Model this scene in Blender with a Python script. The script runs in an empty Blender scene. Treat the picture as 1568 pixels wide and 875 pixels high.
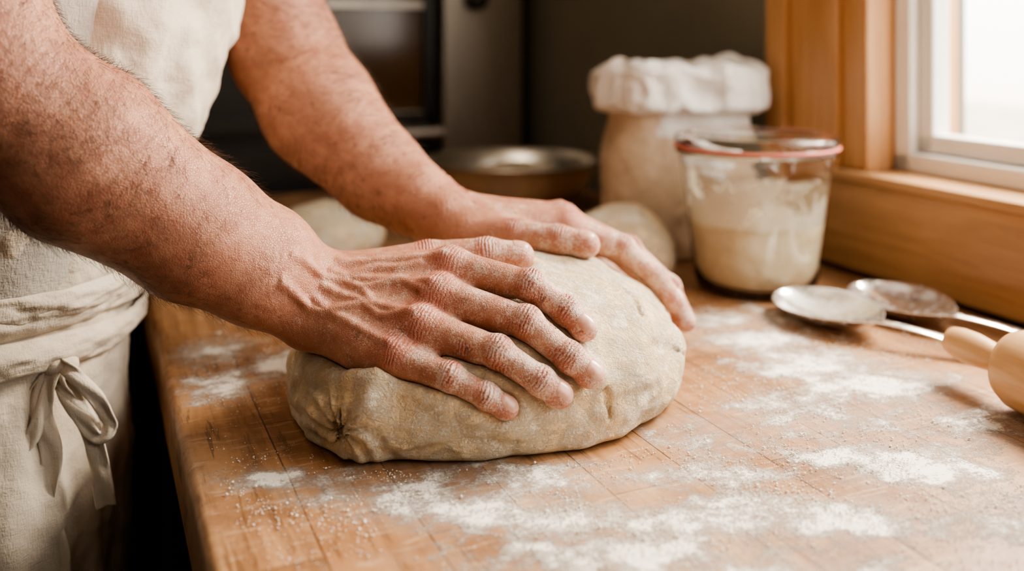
import bpy, math, numpy as np, time
from mathutils import Vector
T0=time.time()
rng=np.random.default_rng(7)
TH=math.atan2(.3997,.9166)
CB,SB=math.cos(TH),math.sin(TH)
def L2W(b,a,z): return np.array([b*CB-a*SB,b*SB+a*CB,z])
A3=lambda *p: np.array(p,dtype=np.float64)
# ---------------------------------------------------------------- node helper
class MB:
    def __init__(s,name):
        s.m=bpy.data.materials.new(name); s.m.use_nodes=True; s.nt=s.m.node_tree; s.b=s.nt.nodes['Principled BSDF']
        s._tc=None
    def put(s,sock,v):
        if isinstance(v,bpy.types.NodeSocket): s.nt.links.new(v,sock)
        else:
            if isinstance(v,(tuple,list)) and len(v)==3 and sock.type=='RGBA': v=(*v,1)
            sock.default_value=v
    def set(s,**k):
        for kk,v in k.items(): s.put(s.b.inputs[kk.replace('_',' ')],v)
    def obj(s):
        if not s._tc: s._tc=s.nt.nodes.new('ShaderNodeTexCoord')
        return s._tc.outputs['Object']
    def map(s,scale=(1,1,1),rot=(0,0,0),vec=None):
        n=s.nt.nodes.new('ShaderNodeMapping'); s.put(n.inputs[0],vec or s.obj()); n.inputs['Scale'].default_value=scale; n.inputs['Rotation'].default_value=rot
        return n.outputs[0]
    def noise(s,scale,detail=4,rough=.5,vec=None,dist=0):
        n=s.nt.nodes.new('ShaderNodeTexNoise'); s.put(n.inputs['Vector'],vec or s.obj())
        n.inputs['Scale'].default_value=scale; n.inputs['Detail'].default_value=detail; n.inputs['Roughness'].default_value=rough; n.inputs['Distortion'].default_value=dist
        return n.outputs[0]
    def vor(s,scale,feat='F1',vec=None):
        n=s.nt.nodes.new('ShaderNodeTexVoronoi'); n.feature=feat; s.put(n.inputs['Vector'],vec or s.obj()); n.inputs['Scale'].default_value=scale
        return n.outputs['Distance']
    def ramp(s,fac,stops):
        n=s.nt.nodes.new('ShaderNodeValToRGB'); s.put(n.inputs[0],fac); e=n.color_ramp.elements
        while len(e)<len(stops): e.new(.5)
        for i,(p,c) in enumerate(stops):
            e[i].position=p; e[i].color=(c,c,c,1) if not isinstance(c,tuple) else (*c,1)
        return n.outputs[0]
    def mix(s,f,a,b,bt='MIX'):
        n=s.nt.nodes.new('ShaderNodeMix'); n.data_type='RGBA'; n.blend_type=bt
        s.put(n.inputs[0],f); s.put(n.inputs[6],a); s.put(n.inputs[7],b); return n.outputs[2]
    def ma(s,op,a,b=0.0,c=None,clamp=False):
        n=s.nt.nodes.new('ShaderNodeMath'); n.operation=op; n.use_clamp=clamp
        s.put(n.inputs[0],a); s.put(n.inputs[1],b)
        if c is not None: s.put(n.inputs[2],c)
        return n.outputs[0]
    def attr(s,name):
        n=s.nt.nodes.new('ShaderNodeAttribute'); n.attribute_name=name; return n.outputs['Fac']
    def bump(s,h,dist=.001,strength=1.0,normal=None):
        n=s.nt.nodes.new('ShaderNodeBump'); s.put(n.inputs['Height'],h); n.inputs['Distance'].default_value=dist; n.inputs['Strength'].default_value=strength
        if normal: s.put(n.inputs['Normal'],normal)
        s.put(s.b.inputs['Normal'],n.outputs[0]); return n.outputs[0]
def simple(name,col,rough=.5,metal=0,var=.15,scale=30,bump=.0002):
    m=MB(name); n=m.noise(scale,5)
    c0=tuple(x*(1-var) for x in col); c1=tuple(min(1,x*(1+var)) for x in col)
    m.set(Base_Color=m.ramp(n,[(.3,c0),(.7,c1)]),Roughness=rough,Metallic=metal)
    if bump: m.bump(m.noise(scale*6,4),bump)
    return m.m
# ---------------------------------------------------------------- numpy noise
def vnoise(P,scale,seed=0):
    Q=P*scale; I=np.floor(Q).astype(np.int64); F=Q-I; F=F*F*(3-2*F); r=np.zeros(len(P))
    for dx in (0,1):
        for dy in (0,1):
            for dz in (0,1):
                h=((I[:,0]+dx)*73856093)^((I[:,1]+dy)*19349663)^((I[:,2]+dz)*83492791)^(seed*2654435)
                h=(h*1103515245+12345)&0x7fffffff; h=((h>>7)^h)*48271&0x7fffffff
                v=(h%100003)/50001.5-1
                w=(F[:,0] if dx else 1-F[:,0])*(F[:,1] if dy else 1-F[:,1])*(F[:,2] if dz else 1-F[:,2])
                r+=w*v
    return r
def fbm(P,scale,octv=3,seed=0):
    r=np.zeros(len(P)); a=1
    for i in range(octv): r+=a*vnoise(P,scale*2**i,seed+i*7); a*=.5
    return r
# ---------------------------------------------------------------- SDF tools
def smin(a,b,k):
    h=np.maximum(k-np.abs(a-b),0)/k
    return np.minimum(a,b)-h*h*k*.25
def smax(a,b,k): return -smin(-a,-b,k)
def rc(P,a,b,ra,rb):
    ab=b-a; L2=max(ab@ab,1e-12); Q=P-a; dt=Q@ab; t=np.clip(dt/L2,0,1)
    q2=np.einsum('ij,ij->i',Q,Q)-t*(2*dt-t*L2)
    return np.sqrt(np.maximum(q2,0))-(ra+(rb-ra)*t)
def sph(P,c,r): 
    D=P-c; return np.sqrt(np.einsum('ij,ij->i',D,D))-r
def nrm(v): return v/np.linalg.norm(v)
def ev(f,P,ch=30000):
    return np.concatenate([f(P[i:i+ch]) for i in range(0,len(P),ch)]) if len(P) else np.zeros(0)
def fgrad(f,P,e=3e-4):
    d=ev(f,P); g=np.zeros_like(P)
    for i in range(3):
        dd=np.zeros(3); dd[i]=e; g[:,i]=(ev(f,P+dd)-d)/e
    return d,g
def surface_nets(f,lo,hi,h,proj=1):
    B=8
    n=[int(math.ceil((hi[i]-lo[i])/h/B))*B for i in range(3)]; lo=np.array(lo,float)
    nb=[x//B for x in n]
    bi=np.stack(np.meshgrid(*[np.arange(x) for x in nb],indexing='ij'),-1).reshape(-1,3)
    cd=ev(f,lo+(bi*B+(B-1)/2)*h); rad=B*h*.5*1.7321*1.1+.003
    Vb=np.empty((nb[0],B,nb[1],B,nb[2],B),np.float32)
    Vb[:]=cd.reshape(nb)[:,None,:,None,:,None]
    on=bi[np.abs(cd)<=rad]
    loc=np.stack(np.meshgrid(*[np.arange(B)]*3,indexing='ij'),-1).reshape(-1,3)
    for i in range(0,len(on),60):
        o=on[i:i+60]; P=(lo+((o*B)[:,None,:]+loc[None])*h).reshape(-1,3)
        Vb[o[:,0],:,o[:,1],:,o[:,2],:]=f(P).reshape(-1,B,B,B)
    V=Vb.reshape(n)
    s=V<0
    c=np.zeros([x-1 for x in n],np.uint8)
    for dx in (0,1):
        for dy in (0,1):
            for dz in (0,1): c+=s[dx:n[0]-1+dx,dy:n[1]-1+dy,dz:n[2]-1+dz]
    act=(c>0)&(c<8); ijk=np.argwhere(act)
    idx=np.full(act.shape,-1,np.int32); idx[act]=np.arange(len(ijk))
    acc=np.zeros((len(ijk),3)); cnt=np.zeros(len(ijk))
    cr=[(x,y,z) for x in (0,1) for y in (0,1) for z in (0,1)]
    for p in cr:
        for ax in range(3):
            if p[ax]==1: continue
            q=list(p); q[ax]=1
            v0=V[ijk[:,0]+p[0],ijk[:,1]+p[1],ijk[:,2]+p[2]].astype(float); v1=V[ijk[:,0]+q[0],ijk[:,1]+q[1],ijk[:,2]+q[2]].astype(float)
            m=(v0<0)!=(v1<0); t=np.where(m,v0/np.where(m,v0-v1,1),0)
            pos=np.zeros((len(ijk),3)); pos+=np.array(p); pos[:,ax]+=t
            acc[m]+=pos[m]; cnt[m]+=1
    P=lo+(ijk+acc/cnt[:,None])*h
    F=[]
    for ax in range(3):
        b,cx=(ax+1)%3,(ax+2)%3
        s0=[slice(None)]*3; s1=[slice(None)]*3; s0[ax]=slice(0,-1); s1[ax]=slice(1,None)
        e=s[tuple(s0)]!=s[tuple(s1)]
        cut=[slice(None)]*3; cut[b]=slice(1,-1); cut[cx]=slice(1,-1)
        q=np.argwhere(e[tuple(cut)]); q[:,b]+=1; q[:,cx]+=1
        ins=s[q[:,0],q[:,1],q[:,2]]
        def cell(db,dc):
            r=q.copy(); r[:,b]+=db; r[:,cx]+=dc; return idx[r[:,0],r[:,1],r[:,2]]
        quad=np.stack([cell(-1,-1),cell(0,-1),cell(0,0),cell(-1,0)],1)
        quad[~ins]=quad[~ins][:,::-1]
        F.append(quad)
    F=np.concatenate(F); F=F[(F>=0).all(1)]
    for _ in range(proj):
        d,g=fgrad(f,P)
        st=(d/np.maximum((g*g).sum(1),.25))[:,None]*g
        ln=np.linalg.norm(st,axis=1,keepdims=True); st*=np.minimum(1,h*.7/np.maximum(ln,1e-9)); P=P-st
    return P,F
def mkmesh(name,V,F,mat=None,smooth=True,attrs={},parent=None,rot=False):
    me=bpy.data.meshes.new(name); me.from_pydata([tuple(v) for v in np.asarray(V).tolist()],[],[tuple(x) for x in (F.tolist() if hasattr(F,'tolist') else F)]); me.update()
    if smooth: me.polygons.foreach_set('use_smooth',[True]*len(me.polygons))
    for k,v in attrs.items():
        a=me.attributes.new(k,'FLOAT','POINT'); a.data.foreach_set('value',np.asarray(v,np.float32))
    o=bpy.data.objects.new(name,me); bpy.context.collection.objects.link(o)
    if mat: me.materials.append(mat)
    if rot: o.rotation_euler=(0,0,TH)
    if parent: o.parent=parent
    return o
def empty(name,rot=False):
    o=bpy.data.objects.new(name,None); bpy.context.collection.objects.link(o)
    if rot: o.rotation_euler=(0,0,TH)
    return o
def bevel(o,w,seg=3):
    m=o.modifiers.new('bevel','BEVEL'); m.width=w; m.segments=seg; m.limit_method='ANGLE'
def boxes(name,lst,mat,rot=True,parent=None,bw=.002):
    V=[];F=[]
    for (x0,x1,y0,y1,z0,z1) in lst:
        k=len(V); V+=[(x,y,z) for x in (x0,x1) for y in (y0,y1) for z in (z0,z1)]
        F+=[tuple(k+i for i in f) for f in [(0,1,3,2),(4,6,7,5),(0,4,5,1),(2,3,7,6),(0,2,6,4),(1,5,7,3)]]
    o=mkmesh(name,V,F,mat,False,rot=rot and parent is None,parent=parent)
    if bw: bevel(o,bw,2)
    return o
def revolve(name,prof,mat,n=96,loc=(0,0,0),closed=False,parent=None):
    V=[];F=[];m=len(prof)
    for i in range(n):
        t=2*math.pi*i/n
        for r,z in prof: V.append((r*math.cos(t),r*math.sin(t),z))
    for i in range(n):
        j=(i+1)%n
        for k in range(m if closed else m-1):
            l=(k+1)%m; F.append((i*m+k,j*m+k,j*m+l,i*m+l))
    o=mkmesh(name,V,F,mat,True,parent=parent); o.location=loc
    return o
def tube(name,pts,r,mat,parent=None,res=4):
    cu=bpy.data.curves.new(name,'CURVE'); cu.dimensions='3D'; cu.bevel_depth=r; cu.bevel_resolution=res
    sp=cu.splines.new('POLY'); sp.points.add(len(pts)-1)
    for p,q in zip(sp.points,pts): p.co=(*q,1)
    cu.use_fill_caps=True
    o=bpy.data.objects.new(name,cu); bpy.context.collection.objects.link(o); cu.materials.append(mat)
    if parent: o.parent=parent
    return o
# ---------------------------------------------------------------- materials
def skin_mat(name='skin'):
    m=MB(name)
    red=m.attr('red'); jm=m.attr('jm'); sj=m.attr('sj'); fl=m.attr('fl')
    big=m.noise(24,5,.6); mid=m.noise(120,5,.65)
    base=m.ramp(big,[(.34,(.39,.170,.10)),(.66,(.58,.29,.185))])
    base=m.mix(m.ma('MULTIPLY',m.ramp(mid,[(.42,0.),(.66,1.)]),.6),base,(.34,.115,.07))
    base=m.mix(m.ma('MULTIPLY',red,.7,clamp=True),base,(.52,.16,.11))
    frk=m.vor(85); base=m.mix(m.ma('MULTIPLY',m.ramp(frk,[(.10,1.),(.2,0.)]),.5),base,(.20,.07,.035))
    cell=m.vor(640,'DISTANCE_TO_EDGE'); cellb=m.ramp(cell,[(0.,0.),(.16,1.)])
    wr0=m.ma('SINE',m.ma('MULTIPLY_ADD',sj,2900.,m.ma('MULTIPLY',m.noise(130,4),14.)))
    wr=m.ma('MULTIPLY',m.ma('MULTIPLY',wr0,jm),m.ma('MULTIPLY',m.noise(300,2),1.5))
    base=m.mix(m.ma('MULTIPLY',wr,-1.1,clamp=True),base,(.20,.06,.035))
    fn=m.noise(900,6,.75); fp=m.noise(90,4,.65)
    msk=m.ma('MULTIPLY_ADD',fn,1.3,m.ma('MULTIPLY_ADD',fp,.8,m.ma('SUBTRACT',fl,1.37)))
    msk=m.ma('MULTIPLY',m.ma('MULTIPLY',msk,5.,clamp=True),.62)
    col=m.mix(msk,base,(.82,.71,.60))
    h=m.ma('ADD',m.ma('MULTIPLY',cellb,.32),m.ma('ADD',wr,m.ma('MULTIPLY',m.noise(240,5,.7),1.4)))
    m.bump(h,.0005,1.)
    m.set(Base_Color=col,Roughness=m.ma('MULTIPLY_ADD',msk,.4,.40),Subsurface_Weight=.08,Subsurface_Radius=(.01,.003,.0015),Subsurface_Scale=.4,Specular_IOR_Level=.5)
    return m.m
SKIN=skin_mat()
def nail_mat():
    m=MB('fingernail'); m.set(Base_Color=m.ramp(m.noise(300,3),[(.3,(.58,.30,.21)),(.7,(.70,.43,.33))]),Roughness=.3,Coat_Weight=.2); return m.m
NAIL=nail_mat()
def dough_mat():
    m=MB('dough')
    n=m.noise(22,5,.6); n2=m.noise(150,5,.7); n3=m.noise(600,5,.75)
    c=m.ramp(n,[(.3,(.76,.565,.33)),(.7,(.90,.73,.49))])
    c=m.mix(m.ma('MULTIPLY',m.ramp(n2,[(.48,0.),(.68,1.)]),.40),c,(.60,.38,.17))
    sp=m.vor(330); c=m.mix(m.ma('MULTIPLY',m.ramp(sp,[(.10,1.),(.18,0.)]),.3),c,(.42,.24,.09))
    fm=m.ramp(m.ma('MULTIPLY_ADD',m.noise(55,6,.7),.65,m.ma('MULTIPLY',n3,.5)),[(.55,0.),(.64,1.)])
    c=m.mix(m.ma('MULTIPLY',fm,.6),c,(.94,.87,.74))
    rg=m.ma('ABSOLUTE',m.ma('SUBTRACT',m.noise(34,6,.7,vec=m.map((.6,1.6,2.0),(.2,.3,.35)),dist=.8),.5))
    rg=m.ramp(rg,[(0.,0.),(.06,1.)])
    h=m.ma('ADD',m.ma('MULTIPLY',rg,.42),m.ma('ADD',m.ma('MULTIPLY',n2,1.4),m.ma('MULTIPLY_ADD',n3,.45,m.ma('MULTIPLY',fm,.3))))
    m.bump(h,.0014,1.)
    m.set(Base_Color=c,Roughness=.75)
    return m.m
DOUGH=dough_mat()
def cloth_mat(name,c0,c1,bd=.0003,sc=3000):
    m=MB(name); n=m.noise(12,4)
    n2=m.noise(sc*.25,3,.7)
    c=m.ramp(n,[(.3,c0),(.7,c1)]); c=m.mix(m.ma('MULTIPLY',n2,.2),c,tuple(x*.65 for x in c0))
    w1=m.noise(sc*.3,2,.5,vec=m.map((1,1,.25))); w2=m.noise(sc*.3,2,.5,vec=m.map((.25,.25,1))); w3=m.noise(60,5,.6)
    m.bump(m.ma('ADD',m.ma('MULTIPLY',w3,5.),m.ma('ADD',w1,w2)),bd); m.set(Base_Color=c,Roughness=.9,Sheen_Weight=.1); return m.m
APRON=cloth_mat('apron_linen',(.66,.555,.43),(.78,.69,.56))
# ---------------------------------------------------------------- hands & arms
def build_hand(W,ch,th,sign,arm,r_w=.0185,wo=.013):
    names=['i','m','r','p']; sc=dict(i=1.,m=1.03,r=.97,p=.84)
    Wd=ch['i'][0]-ch['p'][0]; mean=sum(ch[k][0] for k in names)/4
    L=nrm(mean-W); Wd=nrm(Wd-L*(Wd@L)); N=nrm(np.cross(L,Wd))*sign
    off=dict(i=wo,m=wo*.35,r=-wo*.35,p=-wo)
    car={k:W+Wd*off[k]+L*.006 for k in names}
    def dors(k,j):
        c=ch[k] if k!='t' else th
        e=nrm(c[j+1]-c[j]); n=N if k!='t' else nrm(N*.75+Wd*.5)
        return nrm(n-e*(n@e)),e
    def farm(P):
        d=None
        for (a,ra,oa),(b,rb,ob) in zip(arm[:-1],arm[1:]):
            if oa>0 or ob>0: x=smin(rc(P,a+Wd*oa,b+Wd*ob,ra,rb),rc(P,a-Wd*oa,b-Wd*ob,ra,rb),.02)
            else: x=rc(P,a,b,ra,rb)
            d=x if d is None else smin(d,x,.012)
        g=np.clip(((P-W)@(-L)-.01)/.05,0,1)
        d=d-g*(.0028*vnoise(P,20,3)+.0008*vnoise(P,55,4))
        return d
    cc=(W+mean)/2+L*.03
    def f0(P):
        da=farm(P)
        far=sph(P,cc,.145)>0
        if far.all(): return da
        if far.any():
            da[~far]=fh(P[~far],da[~far]); return da
        return fh(P,da)
    def fh(P,da):
        d=None
        for k in names:
            m0=ch[k][0]
            x=rc(P,car[k],m0,.0165,.0112*sc[k]); y=rc(P,car[k]-N*.007,m0-N*.006,.0135,.0112)
            x=smin(x,y,.008); d=x if d is None else smin(d,x,.009)
        for k in names:
            d=smin(d,sph(P,ch[k][0]+N*.0026,.0104*sc[k]),.005)
        hy=rc(P,W-Wd*wo-N*.006+L*.02,ch['p'][0]-N*.009-L*.012,.0135,.0125); d=smin(d,hy,.012)
        t=rc(P,th[0],th[1],.0155,.0122); d=smin(d,t,.014)
        web=rc(P,th[0]-N*.002,(th[1]+ch['i'][0])/2-N*.006-L*.008,.013,.0065); d=smin(d,web,.012)
        for a,b in zip(names[:-1],names[1:]):
            ea=nrm(ch[a][1]-ch[a][0]); eb=nrm(ch[b][1]-ch[b][0])
            d=smin(d,rc(P,ch[a][0]+ea*.012-N*.004,ch[b][0]+eb*.012-N*.004,.0068,.0068),.006)
        d=smin(d,da,.012)
        fs=None
        for k in names:
            c=ch[k]; q=sc[k]
            x=rc(P,c[0],c[1],.0106*q,.0089*q)
            x=smin(x,rc(P,c[1],c[2],.0090*q,.0081*q),.003)
            x=smin(x,rc(P,c[2],c[3],.0081*q,.0076*q),.003)
            D,e=dors(k,0); x=smin(x,sph(P,c[1]+D*.0016,.0097*q),.003)
            x=smin(x,rc(P,c[0]+(c[1]-c[0])*.3-D*.002,c[0]+(c[1]-c[0])*.75-D*.002,.0098*q,.009*q),.004)
            D,e=dors(k,2); x=smin(x,sph(P,c[3]-D*.0015-e*.002,.0078*q),.003)
            D,e=dors(k,1); x=smin(x,sph(P,c[2]+D*.0007,.0086*q),.003)
            fs=x if fs is None else smin(fs,x,.0012)
        d=smin(d,fs,.006)
        D,e=dors('t',1)
        x=smin(rc(P,th[1],th[2],.0118,.0104),rc(P,th[2],th[3],.0106,.0088),.004)
        x=smin(x,sph(P,th[3]-D*.001-e*.003,.0094),.004)
        return smin(d,x,.0035)
    def trace(f,O,D):
        t=np.zeros(len(O))
        for _ in range(60): t=np.clip(t+f(O-D*t[:,None])*.8,0,.056)
        return O-D*t[:,None]
    segs=[]
    palmL=(mean-W)@L
    for k in ['i','m','r','p']:
        ts=np.linspace(.15,.97,8); O=np.array([car[k]*(1-t)+ch[k][0]*t for t in ts])+N*.05
        H=trace(f0,O,np.tile(N,(8,1)))
        for i in range(7): segs.append((H[i]-N*.0004,H[i+1]-N*.0004,.0018,.0016))
    veins=[[(.05,-.1),(.3,.05),(.5,.0),(.75,.17),(.95,.10)],[(.3,.05),(.5,.25),(.7,.30),(.85,.40)],[(0,-.35),(.3,-.3),(.55,-.15),(.72,-.25),(.95,-.17)],[(.5,0),(.62,-.15)]]
    for v in veins:
        v=np.array(v); tt=np.linspace(0,len(v)-1,len(v)*3); u=np.interp(tt,range(len(v)),v[:,0]); w=np.interp(tt,range(len(v)),v[:,1])
        O=np.array([W+L*(a*palmL)+Wd*(b*.066) for a,b in zip(u,w)])+N*.05
        H=trace(f0,O,np.tile(N,(len(O),1)))
        for i in range(len(H)-1): segs.append((H[i]-N*.0001,H[i+1]-N*.0001,.0017,.0017))
    cv=(W+mean)/2
    def f(P):
        d=f0(P)
        near=(sph(P,cv,.062)<0)&(np.abs(d)<.008)
        if near.any():
            Q=P[near]; v=None
            for s in segs:
                x=rc(Q,*s); v=x if v is None else np.minimum(v,x)
            d[near]=smin(d[near],v,.0042)
        return d
    return dict(f=f,f0=f0,N=N,L=L,Wd=Wd,dors=dors,trace=trace,ch=ch,th=th,W=W,arm=arm)
def hand_attrs(H,P,dusty):
    N=H['N']; red=np.zeros(len(P)); jm=np.zeros(len(P)); sj=np.zeros(len(P)); fl=np.zeros(len(P)); best=np.full(len(P),9.)
    for k,c in list(H['ch'].items())+[('t',H['th'])]:
        for j in range(3):
            J=c[j]
            if k=='t' and j==0: continue
            e=nrm(c[min(j+1,3)]-c[max(j-1,0)]); D=nrm(N-e*(N@e)); R=P-J; dist=np.linalg.norm(R,axis=1)
            dm=np.clip((R@D)/.008,0,1)
            m=np.exp(-((R@e)/(.006 if j else .011))**2)*dm*(dist<.02)
            red=np.maximum(red,m*(1 if j else .7)); 
            mm=m*(1. if j else .45)
            near=dist<best; sj=np.where(near,R@e,sj); best=np.minimum(best,dist); jm=np.maximum(jm,mm)
        T=c[3]; red=np.maximum(red,.8*np.exp(-(np.linalg.norm(P-T,axis=1)/.014)**2))
        for j in range(3):
            d=rc(P,c[j],c[j+1],.009,.009); fl=np.maximum(fl,np.exp(-(np.maximum(d,0)/.006)**2)*(.40 if j else .34))
    s=(P-H['W'])@H['L']
    fl=np.maximum(fl,np.clip((s+.03)/.06,0,1)*.26); fl=fl*dusty
    wm=np.exp(-((s-.0)/.010)**2)*.16; far=best>.03; jm=np.where(far,wm,jm); sj=np.where(far,s*.6,sj)
    return dict(red=red,jm=jm,sj=sj,fl=fl)
def nail(H,k,parent,hw=.0058,s0=-.0070,s1=.0050):
    D,e=H['dors'](k,2); c=H['ch'][k] if k!='t' else H['th']; T=c[3]; S=np.cross(e,D)
    nu,nv=15,15; mid=(s0+s1)/2; hf=(s1-s0)/2; pts=[];low=[]
    for i in range(nv):
        v=-1+2*i/(nv-1); s=mid+v*hf
        wdt=hw*max(.05,(1-abs(v)**(3.0 if v<0 else 4.5)))**.5
        for j in range(nu):
            u=-1+2*j/(nu-1); pts.append(T+e*s+S*u*wdt+D*.03); low.append(.00045-.0010*max(abs(u)**6,(-v)**9 if v<0 else 0))
    X=H['trace'](H['f0'],np.array(pts),np.tile(D,(len(pts),1)))+D*np.array(low)[:,None]
    F=[(i*nu+j,i*nu+j+1,(i+1)*nu+j+1,(i+1)*nu+j) for i in range(nv-1) for j in range(nu-1)]
    o=mkmesh('fingernail',X,F,NAIL,parent=parent)
    m=o.modifiers.new('sub','SUBSURF'); m.levels=m.render_levels=1
    return o
baker=empty('baker')
W1=A3(-.1257,.62,.0797)
H1=build_hand(W1,dict(
 i=[A3(-.0390,.622,.0995),A3(.0113,.603,.0920),A3(.0325,.594,.0793),A3(.0440,.589,.0702)],
 m=[A3(-.0450,.603,.0864),A3(.0086,.583,.0751),A3(.0336,.573,.0579),A3(.0466,.572,.0484)],
 r=[A3(-.0542,.585,.0726),A3(-.0083,.568,.0626),A3(.0165,.562,.0481),A3(.0280,.563,.0398)],
 p=[A3(-.0675,.573,.0588),A3(-.0351,.559,.0512),A3(-.0145,.556,.0416),A3(-.0025,.557,.0347)]),
 [A3(-.1028,.645,.0866),A3(-.0563,.655,.0965),A3(-.0170,.655,.1000),A3(.0060,.655,.0985)],1,
 [(W1,.0195,.012),(A3(-.1549,.605,.1048),.0265,.009),(A3(-.1904,.59,.1292),.0345,.004),(A3(-.2463,.565,.1766),.0455,0),(A3(-.2966,.54,.2284),.0440,0),(A3(-.33,.545,.36),.050,0),(A3(-.36,.565,.50),.058,0)])
W2=A3(-.0545,.75,.1065)
H2=build_hand(W2,dict(
 i=[A3(.0412,.735,.1015),A3(.0823,.732,.0860),A3(.1066,.725,.0655),A3(.1195,.720,.0500)],
 m=[A3(.0393,.757,.1025),A3(.0902,.757,.0795),A3(.1200,.748,.0530),A3(.1310,.741,.0290)],
 r=[A3(.034,.777,.098),A3(.082,.785,.073),A3(.110,.783,.047),A3(.120,.778,.028)],
 p=[A3(.026,.795,.088),A3(.063,.808,.066),A3(.086,.810,.047),A3(.098,.808,.032)]),
 [A3(-.0307,.722,.0988),A3(.0028,.705,.1010),A3(.0329,.695,.1004),A3(.0530,.690,.0985)],-1,
 [(W2,.0185,.012),(A3(-.078,.768,.119),.0235,.009),(A3(-.1068,.785,.1349),.031,.004),(A3(-.1607,.82,.1817),.0445,0),(A3(-.1978,.85,.2302),.0455,0),(A3(-.245,.86,.36),.050,0),(A3(-.30,.865,.50),.058,0)])
HAIRM=simple('arm_hair',(.075,.036,.016),.5,0,.3,60,0)
for nm,H,lo,hi,nh in (('arm_and_hand_right',H1,(-.44,.47,.015),(.07,.69,.57),8000),('arm_and_hand_left',H2,(-.38,.66,.005),(.15,.94,.57),4500)):
    P,F=surface_nets(H['f'],lo,hi,.0014)
    mkmesh(nm,P,F,SKIN,attrs=hand_attrs(H,P,1.),parent=baker)
    s=(P-H['W'])@(-H['L']); ok=np.where((s>.012)&(P[:,2]<.33))[0]
    w=np.clip((s[ok]-.005)/.06,.12,1)*(1+.9*vnoise(P[ok],30,5)); w=np.maximum(w,.02); w/=w.sum()
    R=P[rng.choice(ok,nh,p=w)]+rng.normal(0,.0006,(nh,3)); d,g=fgrad(H['f'],R); g/=np.linalg.norm(g,axis=1,keepdims=True); R=R-d[:,None]*g
    dirn=np.tile(H['L']*.8-H['Wd']*.75,(nh,1))+rng.normal(0,.32,(nh,3)); dirn-=g*(dirn*g).sum(1,keepdims=True); dirn/=np.linalg.norm(dirn,axis=1,keepdims=True)
    ln=rng.uniform(.006,.016,nh)[:,None]; sd=np.cross(dirn,g); V=[]
    for j,t in enumerate((0,.35,.7,1.)):
        c=R+dirn*ln*t+g*ln*(.40*t-.14*t*t)+sd*ln*.12*t*t*rng.normal(0,1,(nh,1)); wd=.000085*(1-.8*t)
        V+=[c-sd*wd,c+sd*wd,c+g*wd*1.6]
    V=np.stack(V,1).reshape(-1,3); base=(np.arange(nh)*12)[:,None,None]
    Fh=np.array([(3*j+a,3*j+b,3*j+3+b,3*j+3+a) for j in range(3) for a,b in ((0,1),(1,2),(2,0))])
    mkmesh('arm_hair',V,(base+Fh[None]).reshape(-1,4),HAIRM,parent=baker)
    print(nm,len(P),time.time()-T0)
for k in 'imrp': nail(H1,k,baker,hw=.0058 if k!='p' else .0049)
nail(H1,'t',baker,.007); nail(H2,'t',baker,.007); nail(H2,'i',baker); nail(H2,'m',baker)
# ---------------------------------------------------------------- loaf
LC=A3(-.012,.667,0); ph=math.radians(20); LU=A3(math.cos(ph),math.sin(ph),0); LV=A3(-math.sin(ph),math.cos(ph),0)
def chain(P,pts,r):
    d=None
    for a,b in zip(pts[:-1],pts[1:]):
        x=rc(P,a,b,r,r); d=x if d is None else np.minimum(d,x)
    return d
def f_l0(P):
    R=P-LC; p=R@LU; q=R@LV; z=P[:,2]
    a=np.where(p>0,.128,.139); b=.104
    Hh=.072+.022*np.clip((p+.11)/.13,0,1)**1.0-.004*np.clip(-q/.1,0,1)
    zc=.026; c=np.where(z>zc,Hh-zc,.060)
    n=2.25
    g=(np.abs(p/a)**n+np.abs(q/b)**n+np.abs((z-zc)/c)**n+1e-9)**(1/n)
    return (g-1)*.075
def snap(pts):
    P=np.array(pts,float)
    for _ in range(12):
        d,g=fgrad(f_l0,P); P=P-(d/np.maximum((g*g).sum(1),.1))[:,None]*g
        P[:,2]=np.maximum(P[:,2],.001)
    return [p for p in P]
GRV=[(snap([(-.148,.63,.012),(-.130,.600,.010),(-.110,.580,.012),(-.093,.568,.020)]),.0030,.006),
     (snap([(-.093,.568,.020),(-.091,.570,.034),(-.084,.574,.046),(-.086,.585,.060)]),.0022,.006),
     (snap([(-.093,.568,.020),(-.088,.566,.010),(-.080,.565,.003)]),.0013,.005),
     (snap([(-.135,.60,.03),(-.115,.585,.036),(-.100,.575,.030)]),.0013,.006),
     (snap([(.056,.655,.09),(.072,.662,.087),(.082,.648,.078),(.084,.630,.068)]),.0023,.003),
     (snap([(.046,.585,.048),(.056,.585,.032),(.058,.585,.018)]),.0015,.004),
     (snap([(-.06,.57,.012),(-.03,.565,.018),(.0,.57,.014)]),.0004,.005),
     (snap([(.09,.62,.05),(.10,.64,.04),(.11,.66,.03)]),.0004,.006)]
LIP=snap([(-.083,.570,.014),(-.076,.572,.032),(-.072,.580,.048)]); HOLE=snap([(-.096,.568,.021)])[0]
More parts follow.
